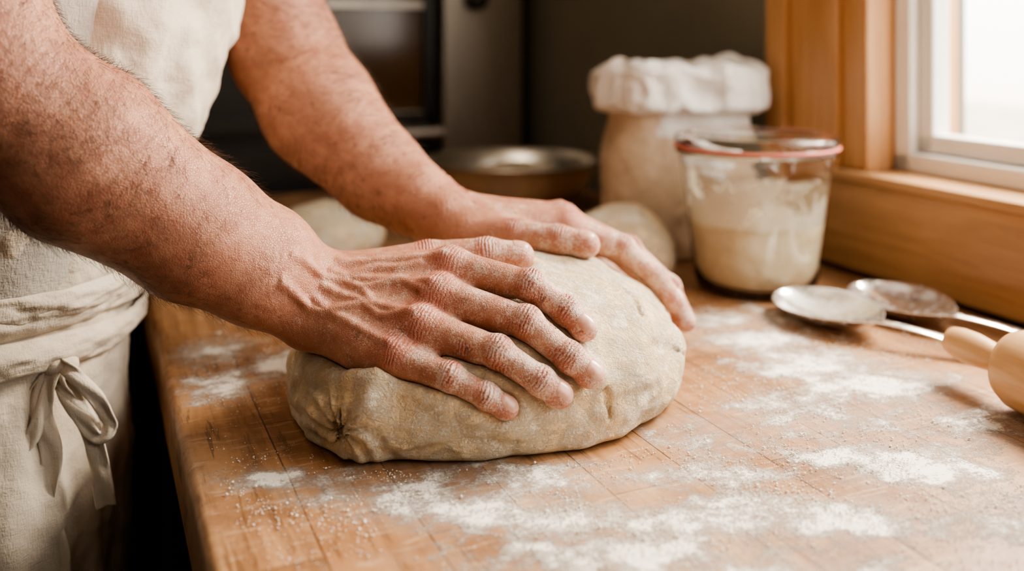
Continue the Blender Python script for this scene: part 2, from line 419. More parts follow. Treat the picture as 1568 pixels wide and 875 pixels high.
def f_loaf(P):
    z=P[:,2]; d=f_l0(P)
    m=np.abs(d)<.03
    if not m.any(): return smax(d,.0003-z,.005)
    Q=P[m]; e=d[m]
    e=smin(e,chain(Q,[p+A3(.0,.004,0) for p in LIP],.0088),.014)
    for pts,r,k in GRV: e=smax(e,-chain(Q,pts,r),k)
    e=smax(e,-sph(Q,HOLE,.0062),.007)
    rh=Q-HOLE; rr=np.sqrt((rh**2).sum(1)); e=e-.0013*np.sin(9*np.arctan2(rh[:,2],rh[:,0])+18*vnoise(Q,20,4))*np.exp(-(rr/.032)**2)*np.clip(rr/.008,0,1)
    st=np.column_stack([Q@LU*.45,Q@LV*1.4,Q[:,2]*1.5])
    e=e-.0024*fbm(Q,24,2,3)-.0007*fbm(Q,90,2,5)-.0006*(1-2*np.abs(vnoise(st,70,9)))*np.clip(.7+vnoise(Q,18,33),0,1.5)
    dh=np.minimum(H1['f0'](Q),H2['f0'](Q))
    e=e-.0024*np.exp(-((dh-.005)/.006)**2)
    d[m]=smax(e,.0002-dh,.002)
    return smax(d,.0003-z,.005)
P,F=surface_nets(f_loaf,(-.175,.54,-.006),(.15,.80,.115),.0015,1)
mkmesh('bread_dough_loaf',P,F,DOUGH)
print('loaf',time.time()-T0)
def ball(name,c,r,h,seed,ry=None):
    ry=ry or r
    def f(P):
        R=P-A3(c[0],c[1],h*.42); g=np.sqrt((R[:,0]/r)**2+(R[:,1]/ry)**2+(R[:,2]/(h*.58))**2)
        return smax((g-1)*r*.8-.003*fbm(P,25,3,seed),.0003-P[:,2],.005)
    P,F=surface_nets(f,(c[0]-r-.02,c[1]-ry-.02,-.01),(c[0]+r+.02,c[1]+ry+.02,h+.02),.003,1)
    return mkmesh(name,P,F,DOUGH)
ball('dough_ball',(.106,.965),.055,.076,11); ball('dough_ball.001',(-.20,1.06),.062,.064,23)
# ---------------------------------------------------------------- table
blobs=[(-.125,.5435,.05,.018,.85),(-.063,.525,.07,.024,.9),(-.018,.510,.08,.028,.95),(.038,.500,.07,.025,.95),(.088,.495,.07,.022,1.05),(.068,.468,.07,.028,1.),(.1415,.510,.08,.022,1.),
 (.216,.575,.07,.025,1.05),(.2356,.553,.06,.024,1.1),(.161,.495,.07,.022,1.),(.193,.789,.06,.05,.95),(.226,.728,.07,.05,1.),(.260,.688,.07,.05,.95),(.174,.830,.05,.05,.85),
 (-.199,.688,.04,.05,.8),(-.229,.757,.04,.05,.8),(-.170,.728,.04,.05,.85),(.2,.63,.09,.06,.85),(.02,.545,.18,.03,.75),(.12,.60,.05,.05,.7),(.28,.50,.10,.06,.75),(.10,.43,.18,.06,.85),(.24,.84,.07,.06,.7),(.30,.62,.06,.07,.7)]
def flour_density(X,Y):
    d=np.zeros(len(X))
    for x,y,sx,sy,a in blobs: d=np.maximum(d,a*np.exp(-((X-x)/sx)**2-((Y-y)/sy)**2))
    return d
def table_mat():
    m=MB('butcher_block_wood')
    sw=m.map((1,1,1),(0,0,math.pi/2))
    br=m.nt.nodes.new('ShaderNodeTexBrick'); m.put(br.inputs['Vector'],sw)
    br.offset=.37; br.inputs['Color1'].default_value=(0,0,0,1); br.inputs['Color2'].default_value=(1,1,1,1); br.inputs['Mortar'].default_value=(.5,.5,.5,1)
    br.inputs['Scale'].default_value=1; br.inputs['Mortar Size'].default_value=.0006; br.inputs['Brick Width'].default_value=.46; br.inputs['Row Height'].default_value=.052; br.inputs['Mortar Smooth'].default_value=.5
    cellv=br.outputs[0]
    base=m.ramp(cellv,[(0.,(.21,.092,.035)),(.35,(.34,.165,.068)),(.7,(.38,.187,.08)),(1.,(.48,.265,.125))])
    gv=m.map((60,3.5,20)); g=m.noise(1.6,7,.65,vec=gv,dist=.8)
    base=m.mix(m.ma('MULTIPLY',m.ramp(g,[(.42,0.),(.64,1.)]),.7),base,(.16,.062,.023))
    g2=m.noise(5,5,.65); base=m.mix(m.ma('MULTIPLY',m.ramp(g2,[(.40,0.),(.66,1.)]),.45),base,(.50,.30,.16))
    g3=m.noise(11,7,.75,dist=.4); base=m.mix(m.ma('MULTIPLY',m.ramp(g3,[(.48,0.),(.62,1.)]),.6),base,(.15,.06,.025))
    scr=m.noise(1.,5,.7,vec=m.map((30,190,30),(0,0,.35)),dist=.4); base=m.mix(m.ma('MULTIPLY',m.ramp(scr,[(.56,0.),(.63,1.)]),.45),base,(.62,.43,.28))
    scr2=m.noise(1.,5,.7,vec=m.map((220,14,30),(0,0,-.15)),dist=.3); base=m.mix(m.ma('MULTIPLY',m.ramp(scr2,[(.57,0.),(.62,1.)]),.6),base,(.10,.04,.015))
    sm=m.noise(9,3); base=m.mix(m.ma('MULTIPLY',br.outputs['Fac'],m.ramp(sm,[(.4,.35),(.6,.9)])),base,(.07,.028,.012))
    D=m.attr('fl'); fn=m.noise(520,8,.8); fp=m.noise(48,7,.72); fs=m.noise(11,5,.65,vec=m.map((1,1.8,1),(0,0,-.45)))
    k=m.ma('MULTIPLY_ADD',fn,1.5,m.ma('MULTIPLY_ADD',fp,1.9,m.ma('MULTIPLY_ADD',fs,1.7,m.ma('MULTIPLY_ADD',D,1.05,-3.10))))
    msk=m.ma('MULTIPLY',k,2.4,clamp=True); haze=m.ma('MULTIPLY',m.ma('MULTIPLY_ADD',fp,1.1,m.ma('SUBTRACT',D,.82)),.34,clamp=True)
    msk=m.ma('MAXIMUM',msk,haze)
    col=m.mix(m.ma('MULTIPLY',msk,.93),base,(.90,.84,.75))
    m.bump(m.ma('ADD',m.ma('MULTIPLY',g,.35),m.ma('ADD',m.ma('MULTIPLY',msk,.7),m.ma('MULTIPLY',br.outputs['Fac'],-.6))),.0007)
    m.set(Base_Color=col,Roughness=m.ma('MULTIPLY_ADD',msk,.45,m.ma('MULTIPLY_ADD',g3,.45,.20)))
    return m.m
TB=table_mat()
b0,b1,a0,a1=.058,.717,-.30,1.50
nb,na=150,420
bs=np.linspace(b0,b1,nb); as_=np.linspace(a0,a1,na); t=.045
G=np.stack(np.meshgrid(bs,as_,indexing='ij'),-1).reshape(-1,2)
top=np.column_stack([G,np.zeros(len(G))])
V=top.tolist(); F=[(i*na+j,(i+1)*na+j,(i+1)*na+j+1,i*na+j+1) for i in range(nb-1) for j in range(na-1)]
wx=G[:,0]*CB-G[:,1]*SB; wy=G[:,0]*SB+G[:,1]*CB
fl=flour_density(wx,wy).tolist()
per=[i*na for i in range(nb)]+[(nb-1)*na+j for j in range(1,na)]+[i*na+na-1 for i in range(nb-2,-1,-1)]+[j for j in range(na-2,0,-1)]
prev=per
for ex,zz in ((.0025,-.001),(.0045,-.0035),(.005,-.007),(.005,-t+.003),(.002,-t)):
    cur=[]
    for i in per:
        x,y,_=V[i]; nx=x+(ex if x>=b1-1e-6 else -ex if x<=b0+1e-6 else 0); ny=y+(ex if y>=a1-1e-6 else -ex if y<=a0+1e-6 else 0)
        cur.append(len(V)); V.append([nx,ny,zz]); fl.append(.2)
    n=len(per)
    for q in range(n): F.append((prev[q],cur[q],cur[(q+1)%n],prev[(q+1)%n]))
    prev=cur
F.append(tuple(prev)[::-1])
table=empty('wooden_worktable')
tt=mkmesh('table_top',V,F,TB,True,attrs=dict(fl=fl),parent=None); tt.rotation_euler=(0,0,TH); tt.parent=table
WD=simple('dark_timber',(.10,.055,.03),.6,0,.3,20)
lg=boxes('table_legs',[(x,x+.07,y,y+.07,-.9,-.045) for x in (.10,.63) for y in (-.24,.6,1.40)]+[(.11,.69,-.22,1.44,-.14,-.045)],WD,bw=.004); lg.parent=table
# flour grains
n=46000
w=np.array([b[2]*b[3]*b[4] for b in blobs]); w/=w.sum()
chs=rng.choice(len(blobs),n,p=w)
bb=np.array(blobs)[chs]; X=bb[:,0]+rng.normal(0,.85,n)*bb[:,2]; Y=bb[:,1]+rng.normal(0,.9,n)*bb[:,3]
Z0=np.column_stack([X,Y,Y*0])
keep=(vnoise(Z0,38,9)+.7*vnoise(Z0,110,4)+.45*rng.normal(0,1,n)>.12)
lb=X*CB+Y*SB; keep&=(lb>b0+.01)&(lb<b1-.03)&~((X>.28)&(Y<.73))
keep&=(f_loaf(np.column_stack([X,Y,np.full(n,.01)]))>.002)
X,Y=X[keep],Y[keep]; n=len(X); sz=rng.gamma(2.,.00013,n)+.00013
sz=np.minimum(sz,.0011)
oc=np.array([(1,0,0),(-1,0,0),(0,1,0),(0,-1,0),(0,0,1),(0,0,-1)],float); of=np.array([(0,2,4),(2,1,4),(1,3,4),(3,0,4),(2,0,5),(1,2,5),(3,1,5),(0,3,5)])
jit=rng.uniform(.6,1.3,(n,6,1)); cen=np.column_stack([X,Y,sz*.9+.0001]); an=rng.uniform(0,6.28,n)
ro=np.stack([np.stack([np.cos(an),-np.sin(an),0*an],1),np.stack([np.sin(an),np.cos(an),0*an],1),np.stack([0*an,0*an,1+0*an],1)],1)
VV=np.einsum('nij,nkj->nki',ro,oc[None]*jit)*sz[:,None,None]*np.array([1,1,.7])+cen[:,None]
FF=(of[None]+(np.arange(n)*6)[:,None,None]).reshape(-1,3)
FLOUR=simple('flour',(.90,.84,.75),.9,0,.04,200,0)
mkmesh('scattered_flour',VV.reshape(-1,3),FF,FLOUR)
# ---------------------------------------------------------------- loft helper / apron
def loft(name,rows,nth,nz,disp,mat,local=True,n=2.3,parent=None,attrs=None,cap=False,zdisp=None):
    rows=np.array(rows,float); s=np.linspace(0,len(rows)-1,nz); R=np.column_stack([np.interp(s,range(len(rows)),rows[:,i]) for i in range(5)])
    ker=np.ones(9)/9
    for i in range(5):
        pad=np.pad(R[:,i],4,mode='edge'); R[:,i]=np.convolve(pad,ker,'valid')
    th=np.linspace(0,2*math.pi,nth,endpoint=False)
    c,s_=np.cos(th),np.sin(th); cx=np.sign(c)*np.abs(c)**(2/n); sy=np.sign(s_)*np.abs(s_)**(2/n)
    B=R[:,1][:,None]+R[:,3][:,None]*cx; Aa=R[:,2][:,None]+R[:,4][:,None]*sy; ZZ=R[:,0][:,None]+0*B
    P=np.stack([B,Aa,ZZ],-1).reshape(-1,3)
    dirn=np.stack([np.broadcast_to(c,B.shape),np.broadcast_to(s_,B.shape),0*B],-1).reshape(-1,3)
    d=disp(P,np.tile(th,nz)); at=attrs(P) if attrs else {}; P0=P; P=P+dirn*d[:,None]
    if zdisp is not None: P[:,2]+=zdisp(P0)
    F=[(i*nth+j,i*nth+(j+1)%nth,(i+1)*nth+(j+1)%nth,(i+1)*nth+j) for i in range(nz-1) for j in range(nth)]
    if cap: F.append(tuple(range(nth))[::-1]); F.append(tuple((nz-1)*nth+j for j in range(nth)))
    o=mkmesh(name,P,F,mat,True,parent=None,attrs=at)
    if local: o.rotation_euler=(0,0,TH)
    if parent: o.parent=parent
    return o,P
apron=empty('linen_apron')
def torso_rows():
    return [(-.60,-.12,.84,.15,.19),(-.30,-.115,.84,.145,.18),(-.05,-.105,.84,.137,.165),(.03,-.10,.84,.133,.155),(.07,-.085,.84,.128,.152),(.15,-.055,.84,.130,.155),(.27,-.020,.83,.130,.155),(.36,.0,.82,.125,.15),(.44,.015,.81,.10,.13)]
def apron_disp(P,th):
    z=P[:,2]; Q=np.column_stack([P[:,0]*1.0,P[:,1]*1.0,z*.22])
    low=np.clip((.03-z)/.08,0,1); up=np.clip((z-.09)/.06,0,1); wst=np.clip(1-np.abs(z-.06)/.05,0,1)
    d=low*(.013*vnoise(Q,26,3)+.007*vnoise(Q,60,8))
    Q2=np.column_stack([P[:,0],P[:,1],z+.5*P[:,1]]); 
    rid=1-np.abs(vnoise(Q2*A3(.6,.6,1.),24,21))*2
    d+=up*(.009*rid*.6+.005*vnoise(Q2,45,6))
    Q3=np.column_stack([P[:,0]*.35,P[:,1]*.35,z+.15*P[:,1]]); d+=wst*(.005*vnoise(Q3,85,31))
    d+=.0012*fbm(P,70,3,41)
    return d
loft('apron_body',torso_rows(),420,480,apron_disp,APRON,parent=apron)
tr=np.array(torso_rows())
def ringrow(z,ex):
    return [z]+[np.interp(z,tr[:,0],tr[:,i]) for i in (1,2)]+[np.interp(z,tr[:,0],tr[:,i])+ex for i in (3,4)]
for q,(zc,hh,tilt) in enumerate([(.078,.010,.02),(.060,.011,-.03),(.040,.012,.015)]):
    rows=[ringrow(zc-hh,.003),ringrow(zc-hh*.9,.008),ringrow(zc,.011),ringrow(zc+hh*.9,.008),ringrow(zc+hh,.003)]
    o,_=loft('waist_tie_%d'%(q+1),rows,300,30,lambda P,th:.003*fbm(P*A3(1,1,3.),40,3,50),APRON,parent=apron)
    me=o.data; co=np.empty(len(me.vertices)*3); me.vertices.foreach_get('co',co); co=co.reshape(-1,3); co[:,2]+=tilt*(co[:,1]-.8)+.004*np.sin(co[:,1]*25+q*2); me.vertices.foreach_set('co',co.ravel())
def ribbon(name,pts,w,wd,parent,mat):
    pts=np.array(pts,float); m=len(pts); t=np.linspace(0,m-1,m*10)
    out=[]
    for x in t:
        i=min(int(x),m-2); u=x-i; p0=pts[max(i-1,0)];p1=pts[i];p2=pts[i+1];p3=pts[min(i+2,m-1)]
        out.append(.5*((2*p1)+(-p0+p2)*u+(2*p0-5*p1+4*p2-p3)*u*u+(-p0+3*p1-3*p2+p3)*u**3))
    out=np.array(out); n=len(out); V=[];nw=7
    for i in range(n):
        tg=nrm(out[min(i+1,n-1)]-out[max(i-1,0)]); view=A3(.25,-1,0.1) ; s=nrm(np.cross(tg,view)); s=nrm(s+.5*A3(0,wd*math.sin(i*.25),0))
        nn=np.cross(tg,s)
        for j in range(nw):
            u=-1+2*j/(nw-1); V.append(out[i]+s*u*w+nn*.0016*math.sin(u*3+i*.3))
    F=[(i*nw+j,i*nw+j+1,(i+1)*nw+j+1,(i+1)*nw+j) for i in range(n-1) for j in range(nw-1)]
    o=mkmesh(name,V,F,mat,parent=parent); s=o.modifiers.new('s','SOLIDIFY'); s.thickness=.0014; s.offset=0
    return o
ribbon('bow_loop_1',[(-.300,.640,.034),(-.312,.628,.022),(-.324,.624,-.002),(-.321,.622,-.017),(-.311,.622,-.017),(-.302,.624,-.002),(-.299,.632,.018),(-.298,.638,.032)],.0045,.9,apron,APRON)
ribbon('bow_loop_2',[(-.297,.640,.034),(-.284,.632,.028),(-.268,.634,.010),(-.262,.638,-.008),(-.268,.634,-.014),(-.280,.632,.002),(-.290,.634,.016),(-.298,.638,.030)],.0045,.9,apron,APRON)
ribbon('bow_tail_1',[(-.299,.636,.030),(-.302,.628,.006),(-.295,.628,-.024),(-.299,.626,-.055),(-.290,.628,-.090),(-.293,.626,-.135)],.0065,.5,apron,APRON)
ribbon('bow_tail_2',[(-.295,.638,.028),(-.282,.634,.008),(-.272,.636,-.014),(-.268,.638,-.040),(-.265,.640,-.062)],.006,.5,apron,APRON)
def fk(P): return smin(sph(P,A3(-.299,.638,.033),.0085),rc(P,A3(-.305,.644,.037),A3(-.291,.644,.030),.007,.006),.006)
P,F=surface_nets(fk,(-.32,.615,.01),(-.27,.665,.055),.0015,1); mkmesh('bow_knot',P,F,APRON,parent=apron)
# shirt, trousers, shoes, head of the baker (continues out of frame)
SHIRT=cloth_mat('shirt_cotton',(.55,.50,.44),(.62,.57,.50)); TROU=cloth_mat('trouser_cloth',(.06,.055,.05),(.09,.08,.075)); SHOE=simple('shoe_leather',(.04,.03,.025),.4)
Sn,Sf=A3(-.36,.565,.50),A3(-.30,.865,.50)
Cp=[L2W(-.105,.84+s,-.05) for s in (-.06,.06)]; Cc=[L2W(.0,.81+s,.38) for s in (-.055,.055)]; Nk=A3(-.315,.72,.56)
def f_shirt(P):
    d=smin(rc(P,Cp[0],Cc[0],.09,.088),rc(P,Cp[1],Cc[1],.09,.088),.03)
    d=smin(d,rc(P,Cc[0],Sn,.08,.066),.04); d=smin(d,rc(P,Cc[1],Sf,.08,.066),.04); d=smin(d,rc(P,Sn,Sf,.062,.062),.05)
    d=smin(d,rc(P,Sn,A3(-.338,.548,.40),.066,.060),.02); d=smin(d,rc(P,Sf,A3(-.26,.862,.40),.066,.060),.02)
    return smin(d,rc(P,(Sn+Sf)/2,Nk,.07,.058),.05)-.003*fbm(P,22,2,60)
P,F=surface_nets(f_shirt,(-.62,.40,-.17),(-.1,1.05,.66),.007,1); mkmesh('shirt',P,F,SHIRT,parent=baker)
lg=[(L2W(-.12,.84+s,-.06),L2W(-.10,.84+s*1.1,-.45),L2W(-.13,.84+s*1.15,-.84)) for s in (-.085,.085)]
def f_tr(P):
    d=None
    for a,b,c in lg:
        x=smin(rc(P,a,b,.088,.072),rc(P,b,c,.070,.058),.02); d=x if d is None else smin(d,x,.01)
    return d
P,F=surface_nets(f_tr,(-.72,.5,-.93),(-.2,1.05,.05),.009,1); mkmesh('trousers',P,F,TROU,parent=baker)
FW=nrm(A3(CB,SB,0))
def f_sh(P):
    d=None
    for a,b,c in lg:
        f0=A3(c[0],c[1],-.862)-FW*.03; x=smin(rc(P,f0,f0+FW*.17,.038,.033),sph(P,f0+A3(0,0,.03),.045),.03); d=x if d is None else np.minimum(d,x)
    return smax(d,-.8985-P[:,2],.004)
P,F=surface_nets(f_sh,(-.72,.5,-.91),(-.1,1.1,-.76),.006,1); mkmesh('shoes',P,F,SHOE,parent=baker)
HF=nrm(A3(CB,SB,-.55)); HS=A3(SB,-CB,0); HU=nrm(np.cross(HS,HF))*1.0
if HU[2]<0: HU=-HU
HC=A3(-.245,.75,.735)
def hp(f,s,u): return HC+HF*f+HS*s+HU*u
def f_head(P):
    d=rc(P,Nk+A3(0,0,-.04),hp(-.03,0,-.08),.058,.055)
    d=smin(d,smin(sph(P,hp(-.02,0,.03),.088),rc(P,hp(.03,0,.02),hp(.035,0,-.07),.068,.045),.05),.04)
    d=smin(d,rc(P,hp(.085,0,.02),hp(.112,0,-.022),.008,.013),.012)
    for s in (-1,1):
        d=smin(d,sph(P,hp(-.01,s*.083,-.012),.018),.01); d=smin(d,rc(P,hp(.082,s*.015,.034),hp(.072,s*.05,.034),.010,.008),.012)
        d=smax(d,-sph(P,hp(.103,s*.031,.014),.014),.012)
    d=smin(d,rc(P,hp(.078,-.02,-.055),hp(.078,.02,-.055),.009,.009),.006)
    return smax(d,-rc(P,hp(.094,-.024,-.054),hp(.094,.024,-.054),.003,.003),.003)
P,F=surface_nets(f_head,(-.42,.58,.48),(-.08,.92,.88),.004,1); z=np.zeros(len(P)); mkmesh('head',P,F,SKIN,parent=baker,attrs=dict(red=z,jm=z,sj=z,fl=z))
HAIR=simple('hair_brown',(.10,.055,.03),.6,0,.3,150,.001); EYE=simple('eye',(.5,.5,.48),.2,0,.05,30,0)
def f_hair(P):
    d=sph(P,hp(-.026,0,.036),.094)-.003*fbm(P,60,2,70); return smax(d,(P-hp(.045,0,.03))@nrm(HF*.8-HU*.6),.01)
P,F=surface_nets(f_hair,(-.42,.58,.58),(-.08,.92,.90),.004,1); mkmesh('hair',P,F,HAIR,parent=baker)
P,F=surface_nets(lambda P:np.minimum(sph(P,hp(.077,.031,.014),.0125),sph(P,hp(.077,-.031,.014),.0125)),(-.3,.65,.6),(-.05,.9,.85),.002,1); mkmesh('eyes',P,F,EYE,parent=baker)
print('body',time.time()-T0)
# ---------------------------------------------------------------- jar
jar=empty('sourdough_starter_jar'); JL=(.2365,.951,.0005)
g=MB('clear_glass'); g.set(Base_Color=(1,1,.985),Roughness=.02,Transmission_Weight=1.,IOR=1.42); GL=g.m
outer=[(0,.0),(.050,.0),(.0565,.003),(.059,.012),(.0605,.025),(.0655,.065),(.071,.110),(.0735,.126),(.0772,.131),(.0775,.1345),(.0765,.1355)]
inner=[(.0725,.1355),(.0712,.128),(.0690,.110),(.0637,.065),(.0588,.025),(.0570,.012),(.050,.005),(0,.0045)]
revolve('jar_glass',outer+inner,GL,parent=jar,loc=JL)
st=MB('sourdough_starter'); n=st.noise(60,4); bub=st.ramp(st.vor(170),[(.15,1.),(.32,0.)])
st.set(Base_Color=st.mix(st.ma('MULTIPLY',bub,.35),st.ramp(n,[(.3,(.84,.68,.43)),(.7,(.92,.80,.58))]),(.62,.43,.22)),Roughness=.6); st.bump(st.vor(120),.0012)
revolve('starter',[(0,.0052),(.049,.0056),(.0565,.0125),(.0583,.025),(.0626,.060),(.0631,.066),(.058,.069),(.03,.071),(0,.070)],st.m,parent=jar,loc=JL)
rs=MB('starter_residue'); nn=rs.noise(38,6,.65,dist=.5); zz=rs.nt.nodes.new('ShaderNodeSeparateXYZ'); rs.put(zz.inputs[0],rs.obj())
hz=rs.ma('MULTIPLY',rs.ma('SUBTRACT',.106,zz.outputs[2]),7.)
al=rs.ma('MULTIPLY',rs.ma('ADD',rs.ma('SUBTRACT',nn,.50),hz),9.,clamp=True); rs.set(Base_Color=(.92,.84,.68),Roughness=.6,Alpha=rs.ma('MULTIPLY',al,.85)); 
revolve('starter_residue',[(.0632,.0665),(.0667,.095),(.0695,.118),(.0705,.1265)],rs.m,parent=jar,loc=JL)
RUB=simple('red_rubber',(.62,.17,.12),.5,0,.1,30,0)
revolve('rubber_seal',[(.070,.1355),(.0785,.1355),(.0792,.137),(.0785,.1385),(.070,.1385)],RUB,parent=jar,loc=JL,closed=True)
revolve('glass_lid',[(0,.1415),(.066,.1415),(.070,.1386),(.0775,.1386),(.0785,.1415),(.0778,.1465),(.074,.1485),(.062,.1488),(.060,.1465),(0,.1465)],GL,parent=jar,loc=JL)
# ---------------------------------------------------------------- bag
def bag_disp(P,th):
    c=np.clip((P[:,2]-.155)/.01,0,1); rid=lambda s,sd:1-2*np.abs(vnoise(P*A3(1,1,.6),s,sd))
    return (.003+.006*c)*rid(26,3)+(.0015+.0035*c)*rid(55,5)+.001*c*rid(120,6)+.004*vnoise(P*A3(1,1,.5),18,8)
def bag_z(P):
    c=np.clip((P[:,2]-.150)/.02,0,1); Q=P*A3(1,1,.0); return c*(.007*vnoise(Q,28,12)+.004*vnoise(Q,70,13))
m=MB('flour_bag_paper'); wv=m.attr('white'); wn=m.noise(40,4)
c=m.mix(wv,m.ramp(wn,[(.3,(.60,.45,.30)),(.7,(.70,.55,.39))]),m.ramp(wn,[(.3,(.82,.77,.70)),(.7,(.92,.88,.82))]))
m.set(Base_Color=c,Roughness=.8); m.bump(m.noise(70,6,.6),.003)
rows=[(.0,0,0,.070,.042),(.001,0,0,.080,.050),(.02,0,0,.086,.054),(.06,0,0,.087,.056),(.11,0,0,.084,.052),(.15,0,0,.076,.045),(.165,0,0,.075,.044),(.157,0,0,.083,.052),(.163,0,0,.089,.059),(.185,0,0,.091,.061),(.203,0,0,.087,.057),(.213,0,0,.079,.049),(.212,0,0,.070,.040),(.195,0,0,.064,.033),(.17,0,0,.060,.026)]
def bagattr(P):
    w=np.clip((P[:,2]-.155)/.004,0,1); fl=(P[:,0]>-.035+.01*vnoise(P,60,3))&(P[:,2]>.118+.35*np.abs(P[:,0]-.02)+.01*vnoise(P,50,9))
    return dict(white=np.maximum(w,fl))
bag,_=loft('flour_bag',rows,300,260,bag_disp,m.m,local=False,n=2.9,attrs=bagattr,cap=True,zdisp=bag_z); bag.location=(.187,1.105,.0015); bag.rotation_euler=(0,0,.15)
# ---------------------------------------------------------------- bowl
ST=MB('stainless_steel'); ST.set(Base_Color=(.92,.87,.79),Metallic=1.,Roughness=ST.ma('MULTIPLY_ADD',ST.noise(60,4),.15,.24)); STM=ST.m
bowl=empty('mixing_bowl')
revolve('steel_bowl',[(0,.001),(.055,.001),(.075,.008),(.095,.025),(.110,.048),(.1165,.066),(.122,.068),(.1245,.0700),(.122,.0718),(.1155,.0700),(.108,.050),(.093,.028),(.073,.011),(.05,.004),(0,.004)],STM,loc=(.002,1.36,0),n=128,parent=bowl)
def f_fl(P): return sph(P*A3(1,1,2.2),A3(.002,1.37,.030)*A3(1,1,2.2),.075)-.006*fbm(P,40,3,5)
P,F=surface_nets(f_fl,(-.1,1.27,.0),(.1,1.47,.10),.004,0); mkmesh('dough_in_bowl',P,F,DOUGH,parent=bowl)
# ---------------------------------------------------------------- spoons
SP=MB('dusty_spoon_steel'); fm=SP.ramp(SP.noise(160,6,.7),[(.48,.12),(.72,1.)])
SP.set(Base_Color=(.86,.83,.79),Metallic=SP.ma('SUBTRACT',1.,SP.ma('MULTIPLY',fm,.45)),Roughness=SP.ma('MULTIPLY_ADD',fm,.22,.15))
def spoon(name,p0,p1,p2,hw,zb,ze,th=0.):
    p0,p1,p2=map(lambda q:np.array(q,float),(p0,p1,p2)); L=np.linalg.norm(p1-p0); u=(p1-p0)/L; u2=(p2-p1)/np.linalg.norm(p2-p1); Lh=np.linalg.norm(p2-p1)
    V=[];nw=17;rows=60
    for i in range(rows):
        s=i/(rows-1)
        if s<.55:
            t=s/.55; c=p0+u*L*t
            w0=hw*(max(0,math.sin(math.pi*t**.85)))**.62; w=max(w0,.0045 if t>.5 else .0005); dep=.0155*max(0,math.sin(math.pi*min(1,t**.9)))**.8; z0=.0165+.003*t
            dirn=u
        else:
            t=(s-.55)/.45; c=p1+u2*Lh*t; w=.0045+.004*t**2; dep=.0; z0=.0195+zb*math.sin(math.pi*min(1,t))+(ze-.0195)*t; dirn=u2
        sd=np.array([-dirn[1],dirn[0]])
        for j in range(nw):
            v=-1+2*j/(nw-1); V.append((c[0]+sd[0]*v*w,c[1]+sd[1]*v*w,z0-dep*(1-v*v)+th*v*w+.0010*(1-v*v)*(s>=.55)))
    F=[(i*nw+j,i*nw+j+1,(i+1)*nw+j+1,(i+1)*nw+j) for i in range(rows-1) for j in range(nw-1)]
    o=mkmesh(name,V,F,SP.m); s=o.modifiers.new('s','SOLIDIFY'); s.thickness=.0014; s.offset=1; m=o.modifiers.new('sub','SUBSURF'); m.levels=m.render_levels=1
    return o
spoon('tablespoon',(.2475,.885),(.290,.775),(.365,.728),.038,.003,.004,.07)
spoon('tablespoon.001',(.321,.908),(.3565,.7925),(.43,.742),.034,.003,.004,.10)
# ---------------------------------------------------------------- rolling pin
PW=MB('beech_wood'); gg=PW.noise(3,5,.6,vec=PW.map((40,40,5))); PW.set(Base_Color=PW.ramp(gg,[(.3,(.48,.27,.12)),(.7,(.64,.40,.21))]),Roughness=.42)
rp=revolve('rolling_pin',[(0,0),(.006,.0005),(.0098,.004),(.0112,.012),(.0115,.024),(.0100,.038),(.0078,.048),(.0075,.055),(.0100,.0565),(.0180,.058),(.0235,.061),(.0262,.068),(.0268,.10),(.0268,.33),(.0235,.345),(.0100,.349),(.0075,.352),(.0078,.358),(.0100,.368),(.0115,.38),(.0112,.393),(.0098,.401),(.006,.405),(0,.4055)],PW.m,n=64)
dv=Vector((.30,-.954,0)); rp.rotation_euler=dv.to_track_quat('Z','Y').to_euler(); rp.location=(.3145,.7045,.0272)
# ---------------------------------------------------------------- room
ORW=MB('orange_pine'); g1=ORW.noise(2.2,6,.6,vec=ORW.map((30,30,2.5)),dist=.5); kn=ORW.vor(6)
ORW.set(Base_Color=ORW.mix(ORW.ramp(kn,[(.03,.8),(.07,0.)]),ORW.ramp(g1,[(.3,(.45,.225,.09)),(.7,(.64,.37,.18))]),(.18,.07,.02)),Roughness=.4); ORW.bump(g1,.0006)
SIL=MB('sill_pine'); g1=SIL.noise(2.2,6,.6,vec=SIL.map((30,2.5,30)),dist=.5); SIL.set(Base_Color=SIL.ramp(g1,[(.3,(.35,.18,.08)),(.7,(.55,.32,.155))]),Roughness=.42); SIL.bump(g1,.0006)
WHT=simple('white_paint',(.84,.82,.78),.4,0,.03,20,.0001)
OLV=simple('olive_grey_paint',(.21,.185,.135),.7,0,.08,6,.0003)
BK=simple('dark_plaster',(.16,.14,.12),.85,0,.1,6,.0004); CEIL=simple('ceiling_paint',(.5,.47,.42),.9,0,.05,6,.0003)
wb=.744
boxes('wall_right',[(wb,wb+.14,-1.6,2.2,-.9,.09),(wb,wb+.14,.785,2.2,.09,1.6),(wb,wb+.14,-1.6,-.55,.09,1.6),(wb,wb+.14,-.55,.785,1.25,1.6)],OLV,bw=0)
boxes('wall_back',[(-2.0,.884,2.2,2.3,-.9,1.6)],BK,bw=0)
boxes('wall_left',[(-2.1,-2.0,-1.7,2.3,-.9,1.6)],BK,bw=0)
boxes('wall_front',[(-2.0,.884,-1.7,-1.6,-.9,1.6)],BK,bw=0)
boxes('ceiling',[(-2.1,.884,-1.7,2.3,1.6,1.7)],CEIL,bw=0)
boxes('floor',[(-2.1,.884,-1.7,2.3,-1.0,-.9)],simple('floor_tile',(.07,.06,.05),.5,0,.2,8),bw=0)
boxes('trim_1',[(.7245,.744,-1.55,.915,.001,.094)],SIL.m,bw=.003)
boxes('trim_2',[(.718,.885,-.55,.815,.0945,.104)],SIL.m,bw=.002)
